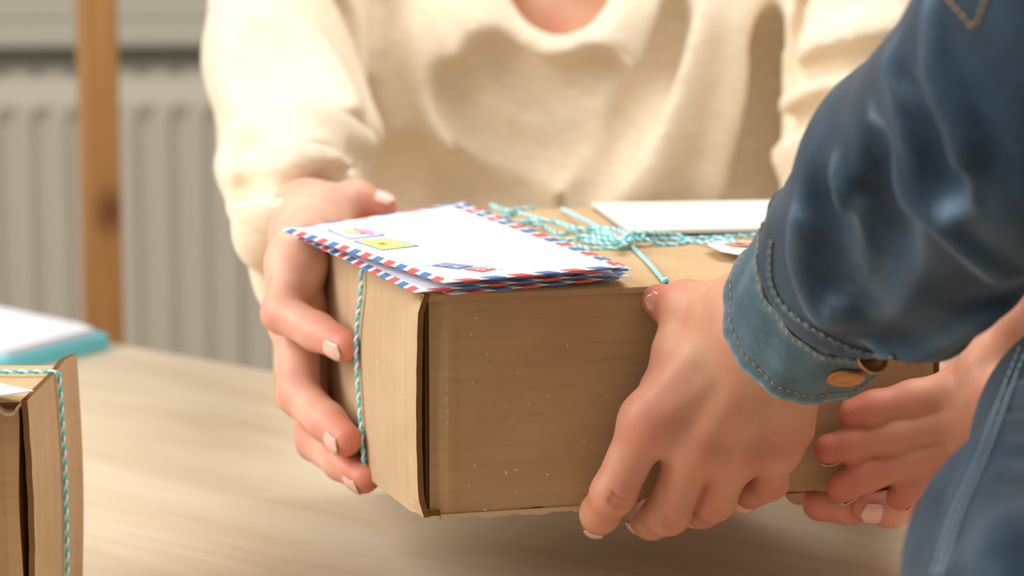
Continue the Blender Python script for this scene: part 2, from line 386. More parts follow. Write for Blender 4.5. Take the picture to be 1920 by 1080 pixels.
# ------------------------------------------------------------------ envelopes
class Env:
    def __init__(s, name, label, corners, bulge=.0012, droop=0):
        # corners: L, N, R, F as (px, py, height over the lid)
        s.q = [Lc(on_top(x, y, h+.0014)) for x, y, h in corners]; s.b = bulge; s.droop = droop
        s.root = tag(root_rot(name), label, 'envelope', 'airmail envelopes piled on the large parcel')
        s.len_u = np.linalg.norm(s.q[0]-s.q[1]); s.len_v = np.linalg.norm(s.q[2]-s.q[1])
        s.body()
        s.stripes()
    def at(s, u, v, off=0):      # u along N->L, v along N->R
        L, N, R, Fp = s.q; p = N*(1-u)*(1-v)+L*u*(1-v)+R*(1-u)*v+Fp*u*v
        p = p.copy(); e = min(1, min(u, 1-u, v, 1-v)*16)
        p[2] += s.b*math.sin(math.pi*u)*math.sin(math.pi*v)*1.6 + off*1.0 + .0004*e
        p[2] += s.droop*math.sin(math.pi*v)*(1-u)**2
        return p
    def body(s):
        nu, nv = 36, 20; V = []
        for side in (1, -1):
            for i in range(nu+1):
                for j in range(nv+1):
                    u, v = i/nu, j/nv; p = s.at(u, v); 
                    if side < 0:
                        e = min(1, min(u, 1-u, v, 1-v)*14); p[2] -= .0003+.0011*e
                    V.append(p)
        n = (nu+1)*(nv+1); k = nv+1; Fc = []
        for i in range(nu):
            for j in range(nv):
                a = i*k+j; Fc.append((a, a+1, a+k+1, a+k)); Fc.append((n+a, n+a+k, n+a+k+1, n+a+1))
        for i in range(nu):
            a = i*k; Fc.append((a, a+k, n+a+k, n+a)); a += nv; Fc.append((a, n+a, n+a+k, a+k))
        for j in range(nv):
            a = j; Fc.append((a, n+a, n+a+1, a+1)); a = nu*k+j; Fc.append((a, a+1, n+a+1, n+a))
        mesh_obj('folded_paper', V, Fc, M['paper'], s.root, True)
    def patch(s, mb, poly, m_, off=.00012, sub=3):
        # poly: four (u,v) corners
        a, b, c_, d = [np.array(p, float) for p in poly]; V = []
        for i in range(sub+1):
            for j in range(sub+1):
                x, y = i/sub, j/sub; p = a*(1-x)*(1-y)+b*x*(1-y)+c_*x*y+d*(1-x)*y; V.append(s.at(p[0], p[1], off))
        Fc = [(i*(sub+1)+j, i*(sub+1)+j+1, (i+1)*(sub+1)+j+1, (i+1)*(sub+1)+j) for i in range(sub) for j in range(sub)]
        mb.add((V, Fc), m_)
    def stripes(s):
        mb = MB(); wu, wv = .0044/s.len_u, .0044/s.len_v
        per, on, sl = .0139, .0086, .0035
        def edge(L, f, flip=0):
            n_ = int(L/per); st = (L-n_*per)/2+.0015
            for k in range(n_):
                a = st+k*per; b = a+on
                if b+sl > L: continue
                q = [f(a, 0), f(b, 0), f(b+sl, 1), f(a+sl, 1)]; s.patch(mb, q, (k+flip) % 2)
                # the print turns over the folded edge
                p0, p1 = s.at(*f(a, 0)), s.at(*f(b, 0)); out = s.at(*f(a, -.02))-s.at(*f(a, 0)); out = out/np.linalg.norm(out)*.00012
                z = np.array([0, 0, .0008])
                mb.add(([p0+out+z*.2, p1+out+z*.2, p1+out-z, p0+out-z], [(0, 1, 2, 3)]), (k+flip) % 2)
        edge(s.len_u, lambda a, w: (a/s.len_u, w*wv)); edge(s.len_u, lambda a, w: (1-a/s.len_u, 1-w*wv), 1)
        edge(s.len_v, lambda a, w: (w*wu, 1-a/s.len_v), 1); edge(s.len_v, lambda a, w: (1-w*wu, a/s.len_v))
        mb.build('border_stripes', [M['red'], M['blue']], s.root)
    def uv(s, x, y, h=.011):
        p = Lc(on_top(x, y, h))
        u, v = .5, .5
        for _ in range(30):     # invert the bilinear map along the view ray, heights included
            e = s.at(u, v); 
            p = Lc(on_top(x, y, float(e[2])))
            r = (p-e)[:2]; du = (s.at(u+.01, v)-e)[:2]/.01; dv_ = (s.at(u, v+.01)-e)[:2]/.01
            sol_ = np.linalg.solve(np.array([du, dv_]).T, r); u += sol_[0]*.7; v += sol_[1]*.7
        return u, v
E4 = Env('airmail_envelope', 'airmail envelope at the bottom of the pile, its fold curling over the parcel front edge',
         [(585, 447, .0015), (846, 552, .0008), (1183, 518, .003), (905, 398, .003)])
E3 = Env('airmail_envelope', 'airmail envelope jutting out past the others at the left of the pile, second from bottom',
         [(540, 436, .006), (778, 548, .0035), (1130, 514, .0055), (850, 394, .006)], .001)
E2 = Env('airmail_envelope', 'airmail envelope just under the top one, its right corner peeking out farthest',
         [(560, 428, .0085), (868, 524, .0075), (1187, 504, .0075), (867, 378, .012)], .001)
E1 = Env('airmail_envelope', 'topmost airmail envelope with two stamps, pressed down by a thumb',
         [(527, 430, .0105), (832, 530, .0085), (1172, 500, .0092), (853, 383, .0145)], .0012)
# stamps, printed mark and ruled lines on the top envelope
M['st_blue'] = plain('stamp_edge_blue', S(130, 150, 200), .6); M['st_pink'] = plain('stamp_pink', S(240, 150, 180), .6)
M['st_or'] = plain('stamp_orange', S(238, 196, 160), .6); M['st_y'] = plain('stamp_yellow', S(226, 218, 118), .6)
M['st_g'] = plain('stamp_green', S(196, 210, 126), .6); M['st_br'] = plain('stamp_brown', S(150, 110, 70), .6)
M['line'] = plain('pencil_line', S(196, 192, 200), .7)
def stamp(px, base, blobs):
    q = [np.array(E1.uv(x, y)) for x, y in px]; c_ = sum(q)/4
    mb = MB(); E1.patch(mb, [tuple(p) for p in q], 0, .00016, 4)
    o = mb.build('postage_stamp', M['paper'], E1.root)
    ins = lambda s_: [tuple(c_+(p-c_)*s_) for p in q]
    mb = MB(); mats = [base]+[b[0] for b in blobs]+[M['st_blue']]
    E1.patch(mb, ins(.86), 0, .00024, 4)
    for bi, (m_, cx, cy, rx, ry) in enumerate(blobs):
        a, b, cc, d = [np.array(p) for p in ins(.86)]; V = []
        for k in range(14):
            t = 2*math.pi*k/14; x, y = cx+rx*math.cos(t), cy+ry*math.sin(t); p = a*(1-x)*(1-y)+b*x*(1-y)+cc*x*y+d*(1-x)*y; V.append(E1.at(p[0], p[1], .00030+.00003*bi))
        mb.add((V, [tuple(range(14))]), bi+1)
    # perforated rim: little blue dashes
    r0, r1 = ins(.90), ins(1.03)
    for e in range(4):
        for k in range(9):
            t0, t1 = k/9+.015, k/9+.095
            L = lambda A, t: np.array(A[e])*(1-t)+np.array(A[(e+1) % 4])*t
            E1.patch(mb, [L(r0, t0), L(r0, t1), L(r1, t1), L(r1, t0)], len(mats)-1, .00028, 1)
    mb.build('picture', mats, o)
stamp([(612, 432), (678, 427), (722, 442), (656, 449)], M['paper'], [(M['st_pink'], .78, .5, .2, .47), (M['st_or'], .45, .45, .24, .3), (M['st_or'], .3, .3, .14, .2), (M['st_br'], .62, .66, .07, .12)])
stamp([(662, 453), (724, 447), (786, 462), (716, 470)], M['st_y'], [(M['st_g'], .75, .35, .22, .3), (M['st_g'], .3, .75, .2, .15), (M['st_br'], .45, .5, .18, .08), (M['st_or'], .6, .5, .1, .08)])
def quadpx(mb, px, m_, off): E1.patch(mb, [E1.uv(x, y) for x, y in px], m_, off, 3)
mb = MB()
quadpx(mb, [(808, 498.4), (860, 504.8), (889, 500), (836, 494)], 1, .00018)
quadpx(mb, [(868, 505.2), (905, 510.4), (932, 505.2), (893, 500.8)], 0, .00018)
lw = .7
for a, b in (((797, 498.3), (907, 511.6)), ((907, 511.6), (944, 505.3)), ((944, 505.3), (834, 493)), ((834, 493), (797, 498.3))):
    quadpx(mb, [a, b, (b[0], b[1]+lw*.5), (a[0], a[1]+lw*.5)], 1, .00018)
pm = mb.build('airmail_print', [M['red'], M['blue']], E1.root)
# lettering on the mark
def letters(txt, px4, m_, parent):
    cu = bpy.data.curves.new('t', 'FONT'); cu.body = txt; cu.size = 1; to = bpy.data.objects.new('t', cu); C.objects.link(to)
    dg = bpy.context.evaluated_depsgraph_get(); dg.update(); me = bpy.data.meshes.new_from_object(to.evaluated_get(dg))
    V = np.array([v.co[:] for v in me.vertices]); Fc = [tuple(p.vertices) for p in me.polygons]; bpy.data.objects.remove(to)
    V = (V-V.min(0))/(V.max(0)-V.min(0)+1e-9); q = [np.array(E1.uv(x, y)) for x, y in px4]
    out = [E1.at(*((q[0]*(1-x)+q[1]*x)*(1-y)+(q[3]*(1-x)+q[2]*x)*y), .00030) for x, y, _ in V]
    mesh_obj('lettering', out, Fc, m_, parent)
# the letters run along the mark's long side
letters('AIR MAIL', [(815, 498.8), (857, 503.9), (881, 500.2), (838, 495.2)], M['paper'], pm)
letters('PAR', [(875, 505.5), (903, 509.2), (924, 505.3), (895, 501.8)], M['paper'], pm)
mb = MB()
for (x0, y0, x1, y1) in ((920, 466, 1022, 496), (938, 464, 1040, 494), (956, 462, 1058, 491), (972, 460, 1080, 490), (990, 457, 1092, 487)):
    quadpx(mb, [(x0, y0), (x1, y1), (x1+.9, y1-.1), (x0+.9, y0-.1)], 0, .00016)
mb.build('address_lines', [M['line']], E1.root)

# ------------------------------------------------------------------ small parcel, lower left
d2 = 1.42
s0 = onplane(44, 752, np.array([0, 0, TZ+.116]), tn)     # top right front corner
B2 = empty('parcel', (s0[0], s0[1], TZ), Matrix.Rotation(math.radians(-3.5), 3, 'Z'))
tag(B2, 'small brown cardboard parcel standing on the table at lower left', 'parcel')
h2 = .116; w2 = .19; dp = .098
def p2(name, nx, nz, th, fn, m_): return panel(name, nx, nz, th, fn, m_, B2)
p2('front_panel', 30, 14, (0, .003, 0), lambda a, b: (-w2+(w2-.0035)*a+.0006*math.sin(b*8)*(a == 1), .002+(.0015 if a > .96 else 0), (h2-.003)*b+.0+(jag(a, 3, .0004) if b == 1 else 0)), M['kraft'])
p2('side_flap', 24, 20, (-.0028, 0, 0), lambda a, b: (.002+.0022*math.sin(math.pi*(1-b))*.8+(.0035*(a-.9)/.1 if a > .9 else 0), -.001+dp*a+(jag(b, 5, .0004) if a == 0 else 0), (h2+.0006+.0022*max(0, a-.6)/.4)*b), M['kraft_lit'])
p2('lid', 12, 12, (0, 0, -.0028), lambda a, b: (-w2+(w2-.001)*a, .003+(dp-.012)*b, h2-.001-.0006*math.sin(9*a)), M['kraft_lit_top'])
p2('back_panel', 2, 2, (0, -.003, 0), lambda a, b: (-w2+(w2)*a, dp-.006, (h2-.002)*b), M['kraft'])
p2('left_panel', 2, 2, (.003, 0, 0), lambda a, b: (-w2, .003+(dp-.01)*a, (h2-.002)*b), M['kraft_lit'])
p2('inner_side_panel', 2, 2, (-.002, 0, 0), lambda a, b: (-.004, .006+(dp-.014)*a, (h2-.003)*b), M['kraft_in'])
# rolled tuck lip at the top front corner
tv = catmull([(-.012, -.001, h2-.004), (-.008, -.002, h2-.0065), (-.004, -.002, h2-.006), (-.002, -.001, h2-.003), (.0005, -.001, h2-.0006)], 6)
sv = []; 
for p in tv: sv += [p, p+np.array([0, .02, .0])]
sfm = mesh_obj('tuck_lip', sv, [(2*i, 2*i+1, 2*i+3, 2*i+2) for i in range(len(tv)-1)], M['kraft_lit'], B2, True)
so_ = sfm.modifiers.new('s', 'SOLIDIFY'); so_.thickness = .0012
inv2 = np.array(Matrix.Rotation(math.radians(3.5), 3, 'Z'))
def l2(p): return inv2 @ (np.array(p)-np.array([s0[0], s0[1], TZ]))
a_ = l2(onplane(0, 702, np.array([0, 0, TZ+h2]), tn)); b_ = l2(onplane(78, 702, np.array([0, 0, TZ+h2]), tn))
yb = b_[1]
twine(B2, [[(-w2-.001, yb, .03), (-w2-.001, yb, h2-.002), (-w2+.003, yb, h2+.0012), (-.05, yb, h2+.0009), (-.003, yb, h2+.0013), (.0030, yb, h2+.0006), (.0042, yb+.0008, h2-.006), (.0052, yb+.003, h2*.6), (.0050, yb+.004, h2*.2), (.0045, yb+.004, .002)]], R=.00055, r=.00062)
# white paper corner on it
w1 = [onplane(x, y, np.array([0, 0, TZ+h2+.004]), tn) for x, y in ((63, 734), (-10, 744), (-260, 775), (-300, 700), (0, 720))]
n = len(w1); v = [tuple(p) for p in w1]+[(p[0], p[1], p[2]+.0005) for p in w1]
wp = mesh_obj('envelope', v, [tuple(range(n))[::-1], tuple(range(n, 2*n))]+[(i, (i+1) % n, n+(i+1) % n, n+i) for i in range(n)], M['paper'])
tag(wp, 'white envelope corner lying on the small parcel at lower left', 'envelope')
# ------------------------------------------------------------------ soft bodies: smooth unions of tapered limbs, meshed once
def smin(a, b, k):
    h = np.maximum(k-np.abs(a-b), 0)/k; return np.minimum(a, b)-h*h*k*.25
def smax(a, b, k): return -smin(-a, -b, k)
def rcone(p, a, b, ra, rb, sq=None):
    """distance to a tapered capsule; sq=(axis, factor) flattens it across one axis"""
    if sq is not None:
        ax = np.array(sq[0], float); ax /= np.linalg.norm(ax); f = sq[1]-1
        c0 = (a+b)/2; q = p-c0; p = p+(q@ax)[..., None]*ax*f
        a = a+((a-c0)@ax)*ax*f; b = b+((b-c0)@ax)*ax*f
    ba = b-a; L = ba@ba+1e-12; t = np.clip(((p-a)@ba)/L, 0, 1)
    return np.linalg.norm(p-a-t[..., None]*ba, axis=-1)-(ra+(rb-ra)*t)
def field(prims, X, k, G=None, org=None, res=None, big=.05):
    """prims in a dense grid; each is evaluated only around itself"""
    shp = X; Fd = np.full(shp, big, np.float32)
    for pr in prims:
        a, b, ra, rb = [np.array(q, float) for q in pr[:4]]; op = pr[4] if len(pr) > 4 else {}
        kk = op.get('k', k); mg = max(float(ra), float(rb))+kk+res*3
        lo = np.minimum(a, b)-mg; hi = np.maximum(a, b)+mg
        i0 = np.maximum(((lo-org)/res).astype(int), 0); i1 = np.minimum(((hi-org)/res).astype(int)+2, shp)
        if (i1 <= i0).any(): continue
        g = [org[d]+np.arange(i0[d], i1[d])*res for d in range(3)]
        pts = np.stack(np.meshgrid(*g, indexing='ij'), -1)
        dd = rcone(pts, a, b, float(ra), float(rb), op.get('sq')).astype(np.float32)
        sl = tuple(slice(i0[d], i1[d]) for d in range(3))
        Fd[sl] = smax(Fd[sl], -dd, kk) if op.get('sub') else smin(Fd[sl], dd, kk)
    return Fd
def surface_nets(Fd, org, res):
    s = Fd < 0; nx, ny, nz = Fd.shape
    acc = np.zeros((nx-1, ny-1, nz-1, 3), np.float32); cnt = np.zeros((nx-1, ny-1, nz-1), np.float32)
    quads = []
    for ax in range(3):
        A = [slice(None)]*3; B = [slice(None)]*3; A[ax] = slice(0, -1); B[ax] = slice(1, None)
        fa, fb = Fd[tuple(A)], Fd[tuple(B)]; ch = s[tuple(A)] != s[tuple(B)]
        idx = np.argwhere(ch); t = fa[ch]/(fa[ch]-fb[ch])
        pt = idx.astype(np.float32); pt[:, ax] += t
        o1, o2 = (ax+1) % 3, (ax+2) % 3; cells = []
        for d1, d2 in ((0, 0), (-1, 0), (-1, -1), (0, -1)):
            c_ = idx.copy(); c_[:, o1] += d1; c_[:, o2] += d2; cells.append(c_)
        ok = np.ones(len(idx), bool)
        for c_ in cells:
            for d in range(3): ok &= (c_[:, d] >= 0) & (c_[:, d] < acc.shape[d])
        pt = pt[ok]; cells = [c_[ok] for c_ in cells]; sgn = s[tuple(A)][ch][ok]
        for c_ in cells:
            fl = np.ravel_multi_index(c_.T, cnt.shape)
            np.add.at(cnt.reshape(-1), fl, 1)
            for d in range(3): np.add.at(acc.reshape(-1, 3)[:, d], fl, pt[:, d])
        q = np.stack([np.ravel_multi_index(c_.T, cnt.shape) for c_ in cells], 1)
        q[~sgn] = q[~sgn][:, ::-1]; quads.append(q)
    q = np.concatenate(quads); used = np.unique(q); remap = np.full(cnt.size, -1); remap[used] = np.arange(len(used))
    v = acc.reshape(-1, 3)[used]/cnt.reshape(-1)[used][:, None]*res+org
    return v, remap[q]
def relax(v, q, n, w=.5):
    e = np.concatenate([q[:, [0, 1]], q[:, [1, 2]], q[:, [2, 3]], q[:, [3, 0]]]); e = np.concatenate([e, e[:, ::-1]])
    deg = np.bincount(e[:, 0], minlength=len(v)).astype(float)
    for _ in range(n):
        acc = np.stack([np.bincount(e[:, 0], v[e[:, 1], d], minlength=len(v)) for d in range(3)], 1)
        v = v*(1-w)+w*acc/deg[:, None]
    return v
def blob(groups, res, kout=.0015, relaxn=2):
    """groups: list of (k_join, k_inside, prims)"""
    allp = [p for g in groups if g[1] != 'plane' for p in g[2] if not (len(p) > 4 and p[4].get('sub'))]
    lo = np.min([np.minimum(p[0], p[1])-max(p[2], p[3]) for p in allp], 0)-res*4-.004
    hi = np.max([np.maximum(p[0], p[1])+max(p[2], p[3]) for p in allp], 0)+res*4+.004
    shp = tuple(((hi-lo)/res).astype(int)+1); Fd = None
    for kj, ki, prims in groups:
        if ki == 'plane':       # keep the side prims[1] points away from
            g = [lo[d]+np.arange(shp[d])*res for d in range(3)]; o_, n_ = prims
            dd = ((g[0]-o_[0])*n_[0])[:, None, None]+((g[1]-o_[1])*n_[1])[None, :, None]+((g[2]-o_[2])*n_[2])[None, None, :]
            Fd = smax(Fd, dd.astype(np.float32), kj); continue
        adds = [p for p in prims if not (len(p) > 4 and p[4].get('sub'))]; subs = [p for p in prims if len(p) > 4 and p[4].get('sub')]
        if adds:
            f = field(adds, shp, ki, None, lo, res); Fd = f if Fd is None else smin(Fd, f, kj)
        for p in subs:
            a, b, ra, rb = [np.array(q, float) for q in p[:4]]; kk = p[4].get('k', ki); mg = max(float(ra), float(rb))+kk+res*3
            i0 = np.maximum(((np.minimum(a, b)-mg-lo)/res).astype(int), 0); i1 = np.minimum(((np.maximum(a, b)+mg-lo)/res).astype(int)+2, shp)
            if (i1 <= i0).any(): continue
            g = [lo[d]+np.arange(i0[d], i1[d])*res for d in range(3)]; pts = np.stack(np.meshgrid(*g, indexing='ij'), -1)
            dd = rcone(pts, a, b, float(ra), float(rb), p[4].get('sq')).astype(np.float32); sl = tuple(slice(i0[d], i1[d]) for d in range(3))
            Fd[sl] = smax(Fd[sl], -dd, kk)
    Fd[0] = Fd[-1] = .01; Fd[:, 0] = Fd[:, -1] = .01; Fd[:, :, 0] = Fd[:, :, -1] = .01
    v, q = surface_nets(Fd, lo, res)
    return relax(v.astype(float), q, relaxn), q
def fast_mesh(name, parts, mats, parent=None, attr=None, smooth=True):
    """parts: list of (verts, quads)"""
    V = np.concatenate([p[0] for p in parts]); off = 0; Q = []
    for v, q in parts: Q.append(q+off); off += len(v)
    Q = np.concatenate(Q); me = bpy.data.meshes.new(name)
    me.vertices.add(len(V)); me.vertices.foreach_set('co', V.astype(np.float32).ravel())
    me.loops.add(Q.size); me.loops.foreach_set('vertex_index', Q.ravel().astype(np.int32))
    me.polygons.add(len(Q)); me.polygons.foreach_set('loop_start', np.arange(0, Q.size, 4, dtype=np.int32)); me.polygons.foreach_set('loop_total', np.full(len(Q), 4, np.int32))
    me.polygons.foreach_set('use_smooth', np.ones(len(Q), bool))
    for m_ in mats: me.materials.append(m_)
    if attr:
        for k, val in attr.items():
            at = me.attributes.new(k, 'FLOAT', 'POINT'); at.data.foreach_set('value', val(V).astype(np.float32))
    me.update(); me.validate(); o = bpy.data.objects.new(name, me); C.objects.link(o)
    if parent:
        o.parent = parent
        if parent.get('category') == 'person': o.location = -parent.location
    return o
def near(V, pts, r):
    out = np.zeros(len(V))
    for p in pts:
        w = p[1] if isinstance(p, tuple) else 1.; c_ = p[0] if isinstance(p, tuple) else p
        out = np.maximum(out, w*np.exp(-((V-c_)**2).sum(1)/(2*r*r)))
    return out
def chain(pts):     # pts: list of (xyz, r) -> prims
    return [(pts[i][0], pts[i+1][0], pts[i][1], pts[i+1][1]) for i in range(len(pts)-1)]
def U(v): v = np.array(v, float); return v/np.linalg.norm(v)
def nail(tip, base, r, n, parent, length=.0125, width=.0115, over=.0016, name='fingernail'):
    """curved plate on the back of a fingertip. tip/base: last joint centres, n: direction the nail faces"""
    t = U(np.array(tip)-np.array(base)); n = np.array(n, float); n = U(n-t*(n@t)); s = np.cross(t, n)
    V = []; NU, NV = 14, 10; mi = []; R_ = r*1.0
    c0 = np.array(tip)+t*(r*.50+over)          # free edge reaches past the flesh
    for i in range(NU+1):
        a = i/NU
        for j in range(NV+1):
            b = j/NV*2-1
            w = width/2*math.sqrt(max(0, 1-max(0, (a-.62)/.38)**2.2))*(1-.07*(1-a)) *(1 if a > .22 else math.sqrt(max(.02, 1-((.22-a)/.26)**2.4)))
            wb = b*w; ang = wb/R_
            edge = (b*b)*.0030 if a < .2 else 0
            L = a*length + edge*(1-a/.2 if a < .2 else 0)
            h = R_*math.cos(ang)+.00035 - .0009*a*a*0 + (-.0011)*max(0, (a-.75)/.25) - .0010*max(0, .35-a)/.35
            V.append(c0-t*L+s*math.sin(ang)*R_+n*h)
    Fc = []
    for i in range(NU):
        for j in range(NV): k = i*(NV+1)+j; Fc.append((k, k+1, k+NV+2, k+NV+1)); mi.append(1 if i < 2 else 0)
    o = mesh_obj(name, V, Fc, [M['nail'], M['nail_tip']], parent, True, mi)
    so = o.modifiers.new('s', 'SOLIDIFY'); so.thickness = .0005; so.offset = -1
    return o
def skin(name, base, red, dark):
    m = mat(name, base, .46, .35); m.cycles.displacement_method = 'BUMP'
    at = nd(m, 'ShaderNodeAttribute', attribute_name='redness'); n1 = noise(m, 55, (1, 1, 1), 4); n2 = noise(m, 1, (900, 900, 900), 3)
    c = mix(m, ramp(m, n1, [(.35, (0, 0, 0, 1)), (.7, (.35, .35, .35, 1))]), base, red)
    c = mix(m, at.outputs['Fac'], c, red)
    setcol(m, c); b = bsdf(m); b.inputs['Subsurface Weight'].default_value = .22; b.inputs['Subsurface Radius'].default_value = (1, .35, .18); b.inputs['Subsurface Scale'].default_value = .006
    v = nd(m, 'ShaderNodeTexVoronoi'); tc = nd(m, 'ShaderNodeTexCoord'); lk(m, tc.outputs['Object'], v.inputs['Vector']); v.inputs['Scale'].default_value = 1100
    x = bump(m, v.outputs['Distance'], .22, .0003); bump(m, n1, .12, .0012, x); return m
M['skin_w'] = skin('skin_woman', S(228, 182, 156), S(206, 104, 84), None)
M['skin_j'] = skin('skin_customer', S(198, 149, 119), S(190, 92, 74), None)
M['nail'] = mat('fingernail_pink', S(232, 182, 165), .22, .5, Coat_Weight=.5)
M['nail_tip'] = mat('fingernail_free_edge', S(222, 190, 164), .3, .5)

from mathutils.bvhtree import BVHTree
def bvh(v, q): return BVHTree.FromPolygons([tuple(x) for x in v], [tuple(int(i) for i in f) for f in q])
def hit(tree, x, y, off=0.):
    r = ray(x, y); rn = r/np.linalg.norm(r); h = tree.ray_cast(Vector(CAM), Vector(rn))
    if h[0] is None: return None
    n = np.array(h[1]); n = n if n@rn < 0 else -n
    return np.array(h[0])+n*off, n
def on_cloth(tree, pts, r, k, depth=0., **kw):      # ends taper away
    c_ = catmull([(x, y, 0) for x, y in pts], 6); q = []
    for x, y, _ in c_:
        h = hit(tree, x, y, depth)
        if h: q.append(h[0])
    rr = r if isinstance(r, (tuple, list)) else (r, r); n = max(len(q)-1, 1)
    R_ = [(rr[0]+(rr[1]-rr[0])*i/n)*(.3+.7*math.sin(math.pi*i/n)**.6) for i in range(n+1)]
    return [(q[i], q[i+1], R_[i], R_[i+1], dict(k=k, **kw)) for i in range(len(q)-1)], q
def warn(tag_, pts, face='left'):
    for p, r in pts:
        l = Lc(p); print(tag_, np.round(l*1000, 1), 'r', round(r*1000, 1))

# ------------------------------------------------------------------ the woman in the cream sweater
woman = tag(empty('person', (.01, 2.15, 0)), 'person in a cream round-neck sweater, leaning across the table and holding the large parcel', 'person', None)
def Pw(x, y, d, r): return (P(x, y, d), r)
# her right hand, on the parcel's left end
def fing(*j): return [Pw(*q) for q in j]
wi = fing((556, 492, 1.615, .0125), (530, 586, 1.592, .0103), (594, 622, 1.575, .0092), (647, 649, 1.560, .0080))
wm = fing((556, 585, 1.622, .0125), (560, 740, 1.592, .0104), (612, 790, 1.568, .0093), (648, 825, 1.553, .0082))
wr = fing((572, 680, 1.635, .0115), (590, 828, 1.600, .0092), (640, 868, 1.570, .0084), (682, 898, 1.553, .0074))
wp_ = fing((590, 740, 1.655, .0105), (606, 840, 1.640, .0085), (650, 875, 1.62, .0078), (690, 895, 1.60, .007))
wth = fing((582, 432, 1.70, .015), (606, 404, 1.715, .0120), (668, 374, 1.722, .0098), (716, 389, 1.722, .0082))
wrist_r = P(580, 418, 1.728)
palm = [(wrist_r, f[0][0], .0185, f[0][1]) for f in (wi, wm, wr, wp_)] + [(wi[0][0], wm[0][0], .012, .012), (wm[0][0], wr[0][0], .012, .011), (wr[0][0], wp_[0][0], .011, .010)]
palm += [(wth[0][0], wth[1][0], .016, .012), (wth[1][0], wi[0][0], .009, .010, {'k': .012})]
farm_r = [(wrist_r, P(568, 330, 1.96), .0185, .030)]
hand1 = blob([(.001, .004, chain(wi)), (.0012, .004, chain(wm)), (.0012, .004, chain(wr)), (.0012, .004, chain(wp_)), (.0012, .005, chain(wth)), (.009, .009, palm), (.012, .01, farm_r)], .0010)
# her left hand, under the parcel's right end
def ub(x, y, h, r): return (on_bottom(x, y, h), r)
def lo_(x, y, z, r): return (Wd(x, y, z), r)
la = [ub(1538, 944, .0098, .0088), ub(1590, 945, .0108, .0094), ub(1655, 932, .012, .0098), lo_(BW+.012, .055, -BH-.010, .011)]
lb = [ub(1628, 950, .0092, .0082), ub(1672, 953, .0105, .0090), ub(1722, 938, .011, .0094), lo_(BW+.015, .040, -BH-.004, .0105)]
lc_ = [ub(1742, 945, .009, .0075), ub(1766, 930, .006, .0080), lo_(BW+.013, .020, -BH+.012, .0085), lo_(BW+.018, .04, -BH+.03, .0095)]
lpx = [ub(1500, 915, .010, .0085), ub(1550, 912, .011, .0092), ub(1620, 900, .012, .0096), lo_(BW+.012, .08, -BH-.010, .011)]
lwr = Wd(BW+.050, .15, -BH+.03)
palm2 = [(lwr, f[-1][0], .021, f[-1][1]) for f in (la, lb, lc_, lpx)]+[(la[-1][0], lb[-1][0], .011, .011), (lb[-1][0], lc_[-1][0], .010, .010), (la[-1][0], lpx[-1][0], .011, .011)]
lth = [(Wd(BW+.035, .13, -.05), .014), (Wd(BW+.022, .105, -.015), .011), (Wd(BW+.012, .085, .008), .0098), (Wd(BW-.012, .075, .0105), .0085)]
elbow_l = P(1600, 460, 2.02)
farm_l = [(lwr, elbow_l, .023, .034)]
hand2 = blob([(.001, .004, chain(la)), (.001, .004, chain(lb)), (.001, .004, chain(lc_)), (.001, .004, chain(lpx)), (.0012, .004, chain(lth)), (.009, .009, palm2+[(lwr, lth[0][0], .02, .014)]), (.012, .01, farm_l)], .0013)
# neck, chest and the hidden rest of the body
sh_r, sh_l = P(560, -150, 2.13), P(1600, -150, 2.13)
neck = P(1050, -330, 2.18)
tor = [(P(1050, -170, 2.15), P(1050, 10, 2.158), .082, .078), (P(1050, 10, 2.16), P(1050, 300, 2.18), .066, .066), (P(890, 60, 2.18), P(900, 500, 2.2), .060, .064), (P(1230, 60, 2.18), P(1220, 500, 2.2), .060, .064),
       (P(900, 500, 2.2), P(940, 1200, 2.3), .07, .085), (P(1220, 500, 2.2), P(1180, 1200, 2.3), .07, .085),
       (neck, P(1050, -40, 2.19), .052, .06), (neck, sh_r, .04, .045), (neck, sh_l, .04, .045),
       (sh_r, P(540, 110, 2.07), .036, .034), (P(540, 110, 2.07), P(560, 310, 1.99), .034, .032), (sh_l, P(1640, 100, 2.09), .036, .034), (P(1640, 100, 2.09), elbow_l, .034, .030),
       (P(1050, -120, 2.11), P(870, -100, 2.10), .012, .010, {'k': .03}), (P(1050, -120, 2.11), P(1230, -100, 2.10), .012, .010, {'k': .03})]
body = blob([(.02, .03, tor)], .005)
red = [wi[3][0], wm[3][0], wr[3][0], (wi[1][0], .55), (wm[1][0], .55), (wr[1][0], .5), (wi[2][0], .35), (wm[2][0], .35), wth[3][0], (wth[2][0], .4), la[0][0], lb[0][0], lc_[0][0], (lc_[1][0], .8), (la[1][0], .4), (lb[1][0], .4)]
fast_mesh('body', [hand1, hand2, body], [M['skin_w']], woman, {'redness': lambda V: .85*near(V, red, .011)})
for f, n in ((wi, (-.25, -.93, -.34)), (wm, (-.2, -.93, -.36)), (wr, (-.1, -.88, -.5)),):
    nail(f[3][0], f[2][0], f[3][1], n, woman, .0145, .0106)
nail(wth[3][0], wth[2][0], wth[3][1], (-.05, -.45, .9), woman, .0135, .0125)
nail(lb[0][0], lb[1][0], lb[0][1], (0, -.93, -.25), woman, .012, .0115)

